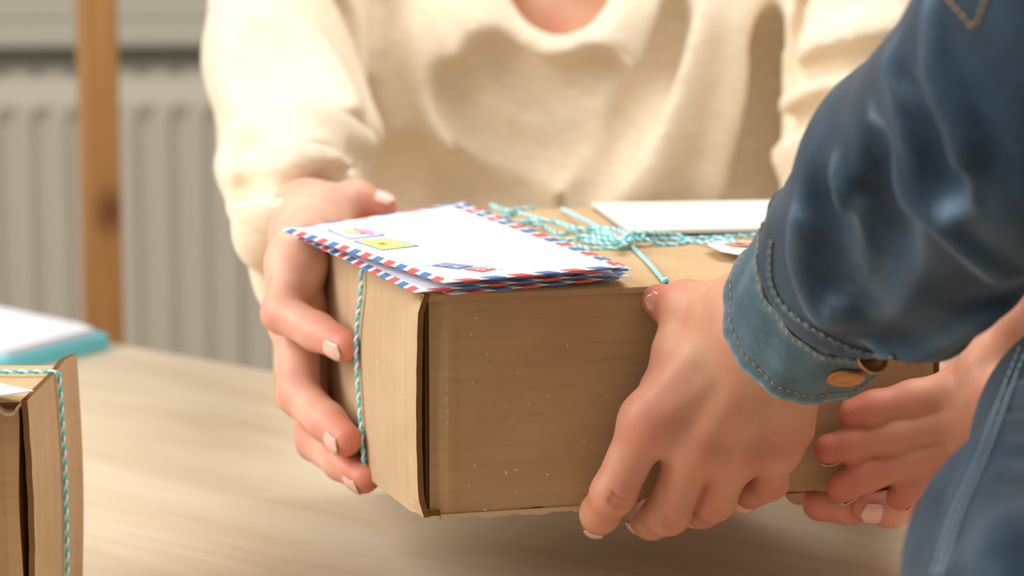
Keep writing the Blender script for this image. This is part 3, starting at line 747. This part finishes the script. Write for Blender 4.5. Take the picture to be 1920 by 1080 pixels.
# sweater
M['knit'] = mat('cream_knit', S(228, 209, 182), .9, .1, Sheen_Weight=.25)
bump(M['knit'], noise(M['knit'], 1, (500, 500, 900), 2), .35, .0008)
setcol(M['knit'], ramp(M['knit'], noise(M['knit'], 1, (90, 90, 420), 3), [(.3, S(225, 206, 178)), (.7, S(238, 222, 197))]))
def pc(pts, r, k=.012, **kw):   # a fold: polyline of capsules through picture points at given depths
    q = [P(*p[:3]) for p in pts]; q = catmull(q, 4); rr = r if isinstance(r, (list, tuple)) else (r, r); n = len(q)-1
    R_ = [(rr[0]+(rr[1]-rr[0])*i/n)*(.45+.55*math.sin(math.pi*i/n)**.6) for i in range(n+1)]
    return [(q[i], q[i+1], R_[i], R_[i+1], dict(k=k, **kw)) for i in range(n)]
sw = [(P(1050, 0, 2.16), P(1050, 330, 2.165), .096, .100), (P(860, 20, 2.165), P(880, 520, 2.19), .088, .092), (P(1270, 20, 2.165), P(1250, 520, 2.19), .088, .092),
      (P(880, 500, 2.2), P(930, 1050, 2.28), .10, .105), (P(1250, 500, 2.2), P(1200, 1050, 2.28), .10, .105),
      (P(1050, -190, 2.17), sh_r, .07, .056), (P(1050, -190, 2.17), sh_l, .07, .056), (P(1050, -60, 2.17), P(1050, -150, 2.18), .088, .075)]
arm_r = [(sh_r, P(532, 110, 2.06), .058, .050), (P(532, 110, 2.06), P(568, 290, 2.0), .050, .050), (P(568, 290, 2.0), P(560, 370, 1.84), .050, .036), (P(560, 370, 1.84), P(545, 392, 1.79), .036, .030), (P(545, 392, 1.79), P(530, 408, 1.742), .030, .0225)]
arm_r += [(P(540, 330, 1.93), P(530, 450, 1.82), .030, .020, {'k': .02}), (P(518, 450, 1.80), P(520, 560, 1.76), .014, .008, {'k': .015})]
arm_l = [(sh_l, P(1612, 100, 2.08), .058, .050), (P(1612, 100, 2.08), elbow_l, .050, .046), (elbow_l, Wd(BW+.07, .2, -BH+.05), .046, .032)]
base = bvh(*blob([(.01, .03, sw), (.010, .012, arm_r+arm_l)], .006, relaxn=1))
def oc(pts, r, k, dep, **kw): return on_cloth(base, pts, r, k, dep, **kw)[0]
f_arm, fold, groove, vv = [], [], [], []
for pts, r in (([(418, 300), (450, 330), (540, 318), (640, 330), (735, 385)], .011), ([(432, 262), (520, 240), (620, 240), (700, 275)], .009), ([(440, 385), (520, 400), (620, 372), (720, 392)], .009),
               ([(480, 20), (570, 80), (640, 180), (690, 280)], .009), ([(430, 60), (440, 150), (470, 220)], .008), ([(470, 440), (500, 470), (520, 540)], .008),
               ([(1475, 215), (1540, 180), (1660, 150)], .011), ([(1462, 300), (1530, 265), (1640, 225)], .012), ([(1510, 110), (1590, 80), (1700, 50)], .010)): f_arm += oc(pts, r, .014, -r*.3)
for pts, r in (([(448, 285), (540, 276), (640, 285), (715, 325)], .006), ([(450, 360), (540, 358), (640, 350), (730, 372)], .006), ([(500, 200), (600, 205), (690, 250)], .005),
               ([(1470, 255), (1540, 225), (1660, 190)], .007), ([(1490, 160), (1560, 130), (1680, 100)], .006)): vv += oc(pts, r*1.3, .010, .0018, sub=1)
for pts, r in (([(845, 5), (885, 120), (960, 215), (1045, 240), (1125, 195), (1185, 100), (1225, 5)], .013), ([(785, 60), (815, 180), (880, 275), (965, 318), (1060, 318)], .010),
               ([(1330, 5), (1285, 120), (1235, 260), (1190, 385)], .012), ([(700, 60), (735, 220), (800, 375)], .013), ([(1405, 20), (1385, 180), (1340, 385)], .013),
               ([(900, 20), (935, 90), (1000, 140), (1080, 140), (1140, 90), (1165, 30)], .008)): fold += oc(pts, r, .024, -r*.5)
for pts, r in (([(920, 100), (985, 170), (1060, 182), (1130, 130)], .009), ([(850, 150), (930, 262), (1040, 280), (1120, 225)], .008),
               ([(775, 300), (860, 372), (990, 380)], .011), ([(690, 260), (720, 330), (760, 388)], .008), ([(1440, 60), (1430, 200), (1400, 380)], .010)): groove += oc(pts, r, .024, np.mean(r)*.35, sub=1)
groove += oc([(1272, 3), (1232, 110), (1172, 250), (1085, 388)], (.010, .013), .012, .003, sub=1)
fold += oc([(1235, 5), (1200, 110), (1150, 230), (1075, 350)], .009, .016, -.003)
crease = pc([(612, -20, 2.05), (655, 70, 2.045), (695, 180, 2.04), (725, 290, 2.02), (755, 385, 2.0)], (.006, .006), .010, sub=1)
crease += pc([(1530, -30, 2.07), (1500, 90, 2.06), (1470, 220, 2.05), (1440, 340, 2.04)], (.006, .007), .010, sub=1)
hole = [(P(1050, -600, 2.20), P(1050, -26, 2.10), .048, .039, {'sub': 1, 'k': .004}), (P(1050, -26, 2.10), P(1050, -34, 1.95), .0385, .040, {'sub': 1, 'k': .004})]
band = pc([(925, -60, 2.078), (944, 5, 2.068), (985, 62, 2.062), (1050, 86, 2.060), (1115, 62, 2.062), (1156, 5, 2.068), (1175, -60, 2.078)], (.0055, .0055), .005)
swm = blob([(.01, .03, sw), (.020, .016, fold), (.01, .012, arm_r+arm_l), (.012, .012, f_arm), (.012, .012, groove+vv), (.01, .012, crease), (.004, .004, hole), (.005, .004, band)], .0034, relaxn=3)
fast_mesh('sweater', [swm], [M['knit']], woman)

# ------------------------------------------------------------------ the person in the denim jacket
cust = tag(empty('person', (.42, .9, 0)), 'person in a blue denim jacket reaching in from the right for the parcel', 'person')
def fr(x, y, h, r): return (on_front(x, y, h), r)
# left hand over the front face
ji = [fr(1214, 790, .031, .0114), fr(1150, 925, .024, .0102), fr(1126, 962, .009, .0090), fr(1120, 976, -.006, .0080)]
jm = [fr(1302, 835, .034, .0114), fr(1252, 960, .021, .0104), fr(1222, 974, .002, .0090), fr(1206, 970, -.012, .0082)]
jr = [fr(1374, 848, .034, .0112), fr(1338, 936, .021, .0100), fr(1318, 954, .004, .0086), fr(1304, 958, -.010, .0078)]
jp = [fr(1450, 838, .030, .0105), fr(1442, 902, .018, .0088), fr(1412, 917, .008, .0080), fr(1396, 934, -.002, .0070)]
jt = [fr(1345, 590, .034, .0135), fr(1285, 570, .020, .0098), fr(1262, 578, .012, .0088), fr(1234, 563, .0085, .0076)]
wc = on_front(1430, 615, .058)
wrad, wuln = on_front(1392, 583, .052), on_front(1485, 675, .050)
pj = [(wrad, ji[0][0], .0135, .0118), (wc, jm[0][0], .016, .0118), (wc, jr[0][0], .016, .0112), (wuln, jp[0][0], .0150, .0105), (wrad, wuln, .0150, .0150),
      (jt[0][0], fr(1240, 725, .024, 0)[0], .013, .0095), (wrad, jt[0][0], .014, .0135), (jt[1][0], fr(1262, 650, .026, 0)[0], .0088, .0090),
      (wuln, on_front(1478, 800, .026), .0135, .0125), (on_front(1400, 700, .034), on_front(1380, 830, .024), .018, .012),
      (on_front(1300, 690, .030), on_front(1290, 820, .024), .016, .012), (ji[0][0], jm[0][0], .010, .010), (jm[0][0], jr[0][0], .010, .010), (jr[0][0], jp[0][0], .009, .009)]
elb = P(2010, 150, 1.16)
fj = [(wc, elb, .024, .038)]
kn_ = [(f[0][0]-NY*.0035, f[0][0]-NY*.0035+np.array([0, 0, .004]), .0088, .008, {'k': .006}) for f in (ji, jm, jr, jp)]
tend = [(f[0][0]-NY*.008, wc*.45+f[0][0]*.55-NY*.0085, .0028, .0022, {'k': .007}) for f in (ji, jm, jr, jp)]
def crs(c_, d, w=.005, r=.0006, off=.0): return (np.array(c_)-np.array(d)*w, np.array(c_)+np.array(d)*w, r, r, {'sub': 1, 'k': .0014})
def wrinkles(j, side, out, n=3, sp=.0022, r=None):   # short creases over a joint, on the side 'out'
    ax = U(j[2]-j[0]) if len(j) > 2 else None
    return []
wj = []
for f in (ji, jm, jr, jp):
    p, r = f[1]; ax = U(f[1][0]-f[0][0]); out = U(-NY-ax*((-NY)@ax)+np.array([0, 0, -.0])); sd = U(np.cross(ax, out))
    for k in (-1, .3, 1.2):
        bow = [p+ax*(k*.0020-.0009*q*q)+sd*(q*.0042)+out*(math.sqrt(max(r*r-(q*.0042)**2, 0))+.0004) for q in (-1, -.5, 0, .5, 1)]
        wj += [(bow[i], bow[i+1], .00075, .00075, {'sub': 1, 'k': .0012}) for i in range(4)]
h_lj = blob([(.001, .004, chain(ji)), (.001, .004, chain(jm)), (.001, .004, chain(jr)), (.001, .004, chain(jp)), (.0012, .005, chain(jt)), (.006, .008, pj), (.008, .006, kn_), (.008, .006, tend), (.012, .012, fj), (.01, .001, wj)], .0009, relaxn=2)
# right hand, palm towards us
qi = [fr(1600, 774, .0125, .0072), fr(1640, 766, .0160, .0082), fr(1712, 750, .020, .0090), fr(1815, 728, .026, .0108)]
qm = [fr(1554, 842, .0105, .0072), fr(1600, 834, .0140, .0080), fr(1680, 815, .020, .0088), fr(1815, 782, .027, .0108)]
qr = [fr(1580, 912, .0125, .0078), fr(1625, 888, .0165, .0082), fr(1712, 862, .022, .0088), fr(1825, 828, .028, .0105)]
qp = [fr(1687, 932, .0170, .0066), fr(1708, 908, .020, .0070), fr(1752, 885, .024, .0076), fr(1835, 862, .029, .0095)]
qt = [fr(1900, 735, .034, .014), fr(1850, 690, .036, .0125), fr(1893, 605, .038, .0098), fr(1950, 520, .036, .0090)]
wq = P(2020, 800, 1.43)
pq = [(wq, f[3][0], .022, f[3][1]) for f in (qi, qm, qr, qp)]+[(qi[3][0], qm[3][0], .0105, .0105), (qm[3][0], qr[3][0], .010, .010), (qr[3][0], qp[3][0], .0095, .0095), (wq, qt[0][0], .02, .014)]
elq = P(1960, 1420, 1.06)
h_rj = blob([(.001, .004, chain(qi)), (.001, .004, chain(qm)), (.001, .004, chain(qr)), (.001, .004, chain(qp)), (.003, .005, chain(qt)), (.006, .009, pq), (.012, .012, [(wq, elq, .024, .036)])], .0011, relaxn=2)
shl, shr = np.array([.30, .93, 1.42]), np.array([.66, .80, 1.42])
bj = [(elb, shl, .04, .05), (elq, shr, .038, .05), (shl, shr, .06, .06), (np.array([.42, .84, 1.35]), np.array([.46, .72, .8]), .10, .11), (np.array([.56, .80, 1.35]), np.array([.56, .72, .8]), .10, .11), ((shl+shr)/2, (shl+shr)/2+np.array([0, .03, .12]), .055, .05)]
bod = blob([(.02, .03, bj)], .008)
redj = [ji[3][0], jm[3][0], jr[3][0], jp[3][0]]+[(f[1][0], .6) for f in (ji, jm, jr, jp)]+[(f[0][0]-NY*.009, .5) for f in (ji, jm, jr, jp)]
redj += [qi[0][0], qm[0][0], qr[0][0], qp[0][0], (qi[1][0], .6), (qm[1][0], .6), (qr[1][0], .7), (qp[1][0], .7), (qi[2][0], .3), (qm[2][0], .3), (qr[2][0], .5), (qp[2][0], .6), (jt[3][0], .8)]
fast_mesh('body', [h_lj, h_rj, bod], [M['skin_j']], cust, {'redness': lambda V: .8*near(V, redj, .012)})
M['nail_nude'] = mat('fingernail_nude_polish', S(196, 128, 108), .15, .6, Coat_Weight=.8)
o = nail(jt[3][0], jt[2][0], jt[3][1], (-.75, -.62, .25), cust, .0125, .0105); o.data.materials[0] = M['nail_nude']; o.data.materials[1] = M['nail_nude']
for f, n in ((ji, (-.3, -.3, -.9)), (jm, (-.7, .2, -.65)), (jr, (-.6, 0, -.8)), (jp, (-.3, -.6, -.7))):
    nail(f[3][0], f[2][0], f[3][1], n, cust, .011, .0100, .0004)
for f in (qi, qm, qr, qp): nail(f[0][0], f[1][0], f[0][1], (-.25, .35, -.9), cust, .0115, .0105, .0022)
# ------------------------------------------------------------------ denim jacket
def denim(name, a, b_, c_):
    m = mat(name, b_, .82, .12, Sheen_Weight=.15)
    n1 = noise(m, 38, (1, 1, 1), 5, .6); n2 = noise(m, 1, (1700, 1700, 500), 2); n3 = noise(m, 1, (300, 300, 1500), 2)
    c = ramp(m, n1, [(.3, a), (.7, b_)])
    at = nd(m, 'ShaderNodeAttribute', attribute_name='wear'); c = mix(m, at.outputs['Fac'], c, c_)
    c = mix(m, .35, c, ramp(m, n2, [(.35, (.25, .25, .25, 1)), (.65, (.8, .8, .8, 1))]), 'OVERLAY')
    c = mix(m, .22, c, ramp(m, n3, [(.35, (.3, .3, .3, 1)), (.65, (.75, .75, .75, 1))]), 'OVERLAY')
    setcol(m, c); x = bump(m, n2, .35, .0004); bump(m, n1, .3, .002, x); return m
M['denim'] = denim('denim', S(31, 44, 55), S(46, 65, 82), S(112, 138, 160))
M['denim_cuff'] = denim('denim_cuff', S(58, 80, 92), S(80, 104, 115), S(140, 162, 172))
M['thread'] = mat('ochre_thread', S(176, 142, 92), .8)
M['thread_b'] = mat('pale_blue_thread', S(150, 165, 175), .8)
M['copper'] = mat('copper_snap', S(176, 116, 56), .38, .5, Metallic=.75)
hem_c = P(1514, 596, 1.393); ax_l = U(P(1780, 330, 1.25)-P(1470, 615, 1.405))
end_c = P(1572, 520, 1.352)
sl = [(end_c-ax_l*.01, P(1742, 345, 1.262), .0375, .0505), (P(1742, 345, 1.262), elb, .0505, .062), (elb, shl, .062, .075)]
bag = [(P(1482, 392, 1.352), P(1482, 530, 1.352), .0050, .0042), (P(1482, 392, 1.352), P(1580, 390, 1.335), .0050, .020), (P(1482, 530, 1.352), P(1600, 545, 1.335), .0042, .014), (P(1482, 460, 1.352), P(1560, 470, 1.345), .0045, .018), (P(1620, 612, 1.342), P(1750, 600, 1.30), .006, .014), (P(1750, 600, 1.30), P(1840, 530, 1.25), .015, .015)]
SEAM = (.004, 'plane', (end_c+ax_l*.006, -ax_l))
def build_sleeve(prims, extra=None): return blob([(.01, .012, prims)]+([SEAM, (.012, .012, extra)] if extra else []), .004, relaxn=1)
t0 = bvh(*build_sleeve(sl, bag))
ridges = [([(1676, 105), (1683, 158), (1724, 233), (1779, 322), (1789, 363), (1772, 404)], (.0040, .0050)),
          ([(1751, 5), (1758, 137), (1792, 206), (1810, 267), (1796, 302)], (.0050, .0050)),
          ([(1635, 226), (1662, 288), (1710, 363), (1765, 411), (1820, 466), (1885, 525)], (.0042, .0040)),
          ([(1573, 315), (1600, 384), (1607, 480), (1580, 560), (1546, 600)], (.0065, .0055)),
          ([(1500, 400), (1500, 470), (1520, 540), (1540, 590)], (.0050, .0035)),
          ([(1640, 640), (1720, 655), (1800, 620), (1850, 590)], (.0045, .004))]
valleys = [([(1640, 270), (1655, 380), (1640, 480), (1600, 580)], (.006, .006)), ([(1540, 350), (1545, 440), (1565, 540)], (.005, .004)), ([(1705, 190), (1745, 300), (1758, 350)], (.006, .005))]
rp, wear = [], []
for pts, r in ridges:
    a, q = on_cloth(t0, pts, [x*.75 for x in r], .007, -.0004); rp += a; wear += q
vp = []
for pts, r in valleys:
    a, q = on_cloth(t0, pts, r, .016, .0030, sub=1); vp += a
sl_v, sl_q = blob([(.01, .012, sl), SEAM, (.012, .012, bag), (.007, .006, rp), (.012, .012, vp)], .0021, relaxn=2)
slv = fast_mesh('jacket_sleeve', [(sl_v, sl_q)], [M['denim']], cust, {'wear': lambda V: .75*near(V, wear, .0032)+0*V[:, 0]})
t1 = bvh(sl_v, sl_q)
# the cuff: a band of cloth round the wrist
def ring(c_, a, rm, rb, n=64, sag=0.):
    m_ = U(np.cross(a, U(c_-CAM))); b = np.cross(a, m_); return [c_+m_*math.cos(2*math.pi*k/n)*rm+b*math.sin(2*math.pi*k/n)*rb for k in range(n)]
def loft(rings, thick, closed_ends=True):
    """rings along the axis, wall of the given thickness"""
    V = []; n = len(rings[0]); cs = [np.mean(r, 0) for r in rings]; m_ = len(rings)
    for r in rings: V += [np.array(p) for p in r]
    for r, c_ in zip(rings, cs): V += [p-U(p-c_)*thick for p in r]
    F = []
    for i in range(m_-1):
        for k in range(n):
            l = (k+1) % n; F.append((i*n+k, i*n+l, (i+1)*n+l, (i+1)*n+k)); o_ = m_*n; F.append((o_+i*n+k, o_+(i+1)*n+k, o_+(i+1)*n+l, o_+i*n+l))
    for i in (0, m_-1):
        for k in range(n): l = (k+1) % n; F.append((i*n+k, m_*n+i*n+k, m_*n+i*n+l, i*n+l))
    return np.array(V), np.array(F)
rings = []; NS = 14; rs = np.random.RandomState(3)
for i in range(NS+1):
    t = i/NS; c_ = hem_c*(1-t)+end_c*t; e = math.sin(math.pi*min(1, t*1.0))
    lipb = .0010 if i in (0, 1) else 0
    rr = ring(c_, ax_l, .0385-.0000*t+lipb, .0400-.0045*t+lipb, 96)
    rings.append([p+U(p-c_)*(.0009*math.sin(k*.33+1)*math.sin(k*.13+t)+.0005*math.sin(k*.9+t*4)) for k, p in enumerate(rr)])
cv, cq = loft(rings, .0022)
cuff = fast_mesh('cuff', [(cv, cq)], [M['denim_cuff']], cust, {'wear': lambda V: .6*near(V, rings[0][::3]+rings[-1][::4], .0022)})
t2 = bvh(cv, cq)
def stitches(name, parent, m_, lines, tree, L=.0026, gap=.0012, r=.00032, off=.0003):
    mb = MB()
    for ln_ in lines:
        q, s = resample(ln_, (L+gap)/6)
        i = 0
        while i+4 < len(q): mb.add(tube_geo([q[i], q[i+2], q[i+4]], [r*.8, r, r*.8], 5)); i += 6
    o = mb.build(name, m_, parent, True); o['kind'] = 'stuff'; return o
def ring_path(t, off):      # on the outside of the cuff
    i = t*NS; a = int(i); b = min(a+1, NS); w = i-a; pts = [np.array(rings[a][k])*(1-w)+np.array(rings[b][k])*w for k in range(96)]; c_ = np.mean(pts, 0)
    return [p+U(p-c_)*off for p in pts]+[pts[0]+U(pts[0]-c_)*off]
stitches('stitching', cuff, M['thread'], [ring_path(.17, .0003), ring_path(.97, .0004)], t2)
def strap(path, nrm, w, h, name, m_, parent, tex=None):
    V = []; F = []; n = len(path); t, _, _ = frames(path)
    for p, tt, nn in zip(path, t, nrm):
        s_ = U(np.cross(tt, nn)); V += [p-s_*w, p-s_*w*.8+nn*h, p+s_*w*.8+nn*h, p+s_*w]
    for i in range(n-1):
        for k in range(3): F.append((4*i+k, 4*i+k+1, 4*i+k+5, 4*i+k+4))
    return mesh_obj(name, V, F, m_, parent, True)
# rolled seam where sleeve and cuff join
def hit2(x, y, off):
    hs = [h for h in (hit(t1, x, y, off), hit(t2, x, y, off)) if h is not None]
    return min(hs, key=lambda h: np.linalg.norm(h[0]-CAM)) if hs else None
sq_ = catmull([(1449, 452, 0), (1446, 500, 0), (1452, 540, 0), (1476, 578, 0), (1530, 618, 0), (1592, 648, 0), (1640, 662, 0), (1676, 668, 0)], 9)
sh_ = [h for h in (hit2(x, y, .0002) for x, y, _ in sq_) if h is not None]; sp_ = np.array([h[0] for h in sh_])
for _ in range(4): sp_[1:-1] = (sp_[:-2]+2*sp_[1:-1]+sp_[2:])/4
seam = mesh_obj('cuff_seam', *tube_geo([p+np.array([0, 0, .0003*math.sin(i*1.9)]) for i, p in enumerate(sp_)], [.0017+.0004*math.sin(i*1.7) for i in range(len(sp_))], 8), M['denim_cuff'], cust, True)
M['denim_seam'] = M['denim_cuff']
vw = [U(p-CAM) for p in sp_]
stitches('stitching', seam, M['thread'], [[p-v_*.0019 + U(np.cross(v_, U(sp_[min(i+1, len(sp_)-1)]-sp_[max(i-1, 0)])))*.0004 for i, (p, v_) in enumerate(zip(sp_, vw))]], t2)
# copper snaps
def snap(x, y, r, tree, lift, parent, nsc=None):
    h = hit(tree, x, y)
    if h is None: return
    p, n = h; n = U(n) if nsc is None else U(nsc); a = U(np.cross(n, [0, 0, 1.])); b = np.cross(n, a); V = []; prof = [(r, 0), (r, .0012), (r*.92, .0018), (r*.86, .0015), (r*.5, .0019), (0.0001, .0021)]
    for pr, hz in prof:
        for k in range(32): t = 2*math.pi*k/32; V.append(p+(a*math.cos(t)+b*math.sin(t))*pr+n*(hz+lift))
    F = [(i*32+k, i*32+(k+1) % 32, (i+1)*32+(k+1) % 32, (i+1)*32+k) for i in range(5) for k in range(32)]
    mesh_obj('snap_button', V, F, M['copper'], parent, True)
snap(1585, 704, .0082, t2, .0006, cuff); snap(1634, 672, .0072, t2, .0006, cuff)
# shoulder-ward seam with bar tack, top right
for ln_, m_ in (([(1770, -10), (1800, 22), (1826, 52)], M['thread']), ([(1850, -5), (1838, 30), (1826, 58)], M['thread'])):
    q = [hit(t1, x, y, .0004) for x, y in ln_]
    if all(h is not None for h in q): stitches('stitching', slv, m_, [catmull([h[0] for h in q], 8)], t1, .0030, .0012, .0006)
# right sleeve, close to the lens
rs_p = [(P(2020, 1330, 1.05), P(1992, 1080, 1.16), .056, .0535), (P(1992, 1080, 1.16), P(2085, 830, 1.26), .0535, .0495), (P(2085, 830, 1.26), P(2150, 700, 1.345), .0495, .042)]
rs_p += [(P(2020, 1330, 1.05), shr, .056, .075)]
q0 = bvh(*build_sleeve(rs_p))
rr2 = []; w2_ = []
for pts, r in (([(1885, 1079), (1890, 990), (1915, 900)], (.006, .004)), ([(1850, 1040), (1868, 950), (1905, 850)], (.004, .004)), ([(1790, 1070), (1822, 960), (1862, 860), (1912, 730)], (.004, .004))):
    a, q = on_cloth(q0, pts, r, .010, .0); rr2 += a; w2_ += q
# a, _ = on_cloth(q0, [(1868, 1079), (1880, 1000), (1890, 940)], (.003, .002), .008, .001, sub=1); rr2 += a
rv, rq = blob([(.01, .02, rs_p), (.01, .01, rr2)], .0030, relaxn=2)
slr = fast_mesh('jacket_sleeve', [(rv, rq)], [M['denim']], cust, {'wear': lambda V: .7*near(V, w2_, .0035)})
t3 = bvh(rv, rq)
qs = []
for ofs in (0, 14):
    ln_ = [(1752+ofs, 1079), (1790+ofs, 965), (1835+ofs, 860), (1880+ofs, 740), (1915+ofs, 650)]
    q = [hit(t3, x, y, .0006) for x, y in catmull([(a, b, 0) for a, b in ln_], 6)[:, :2]]; q = [h for h in q if h is not None]
    if len(q) > 4: qs.append([h[0] for h in q])
if qs: stitches('stitching', slr, M['thread_b'], qs, t3, .0034, .0022, .0006)
# the jacket's body, beyond the frame
jb = [(shl, shr, .085, .085), (np.array([.46, .84, 1.35]), np.array([.52, .72, .85]), .125, .13), (np.array([.56, .80, 1.35]), np.array([.56, .72, .85]), .125, .13), (shl, np.array([.42, .84, 1.3]), .08, .12)]
jv = blob([(.02, .03, jb)], .007)
fast_mesh('jacket_body', [jv], [M['denim']], cust, {'wear': lambda V: 0*V[:, 0]})
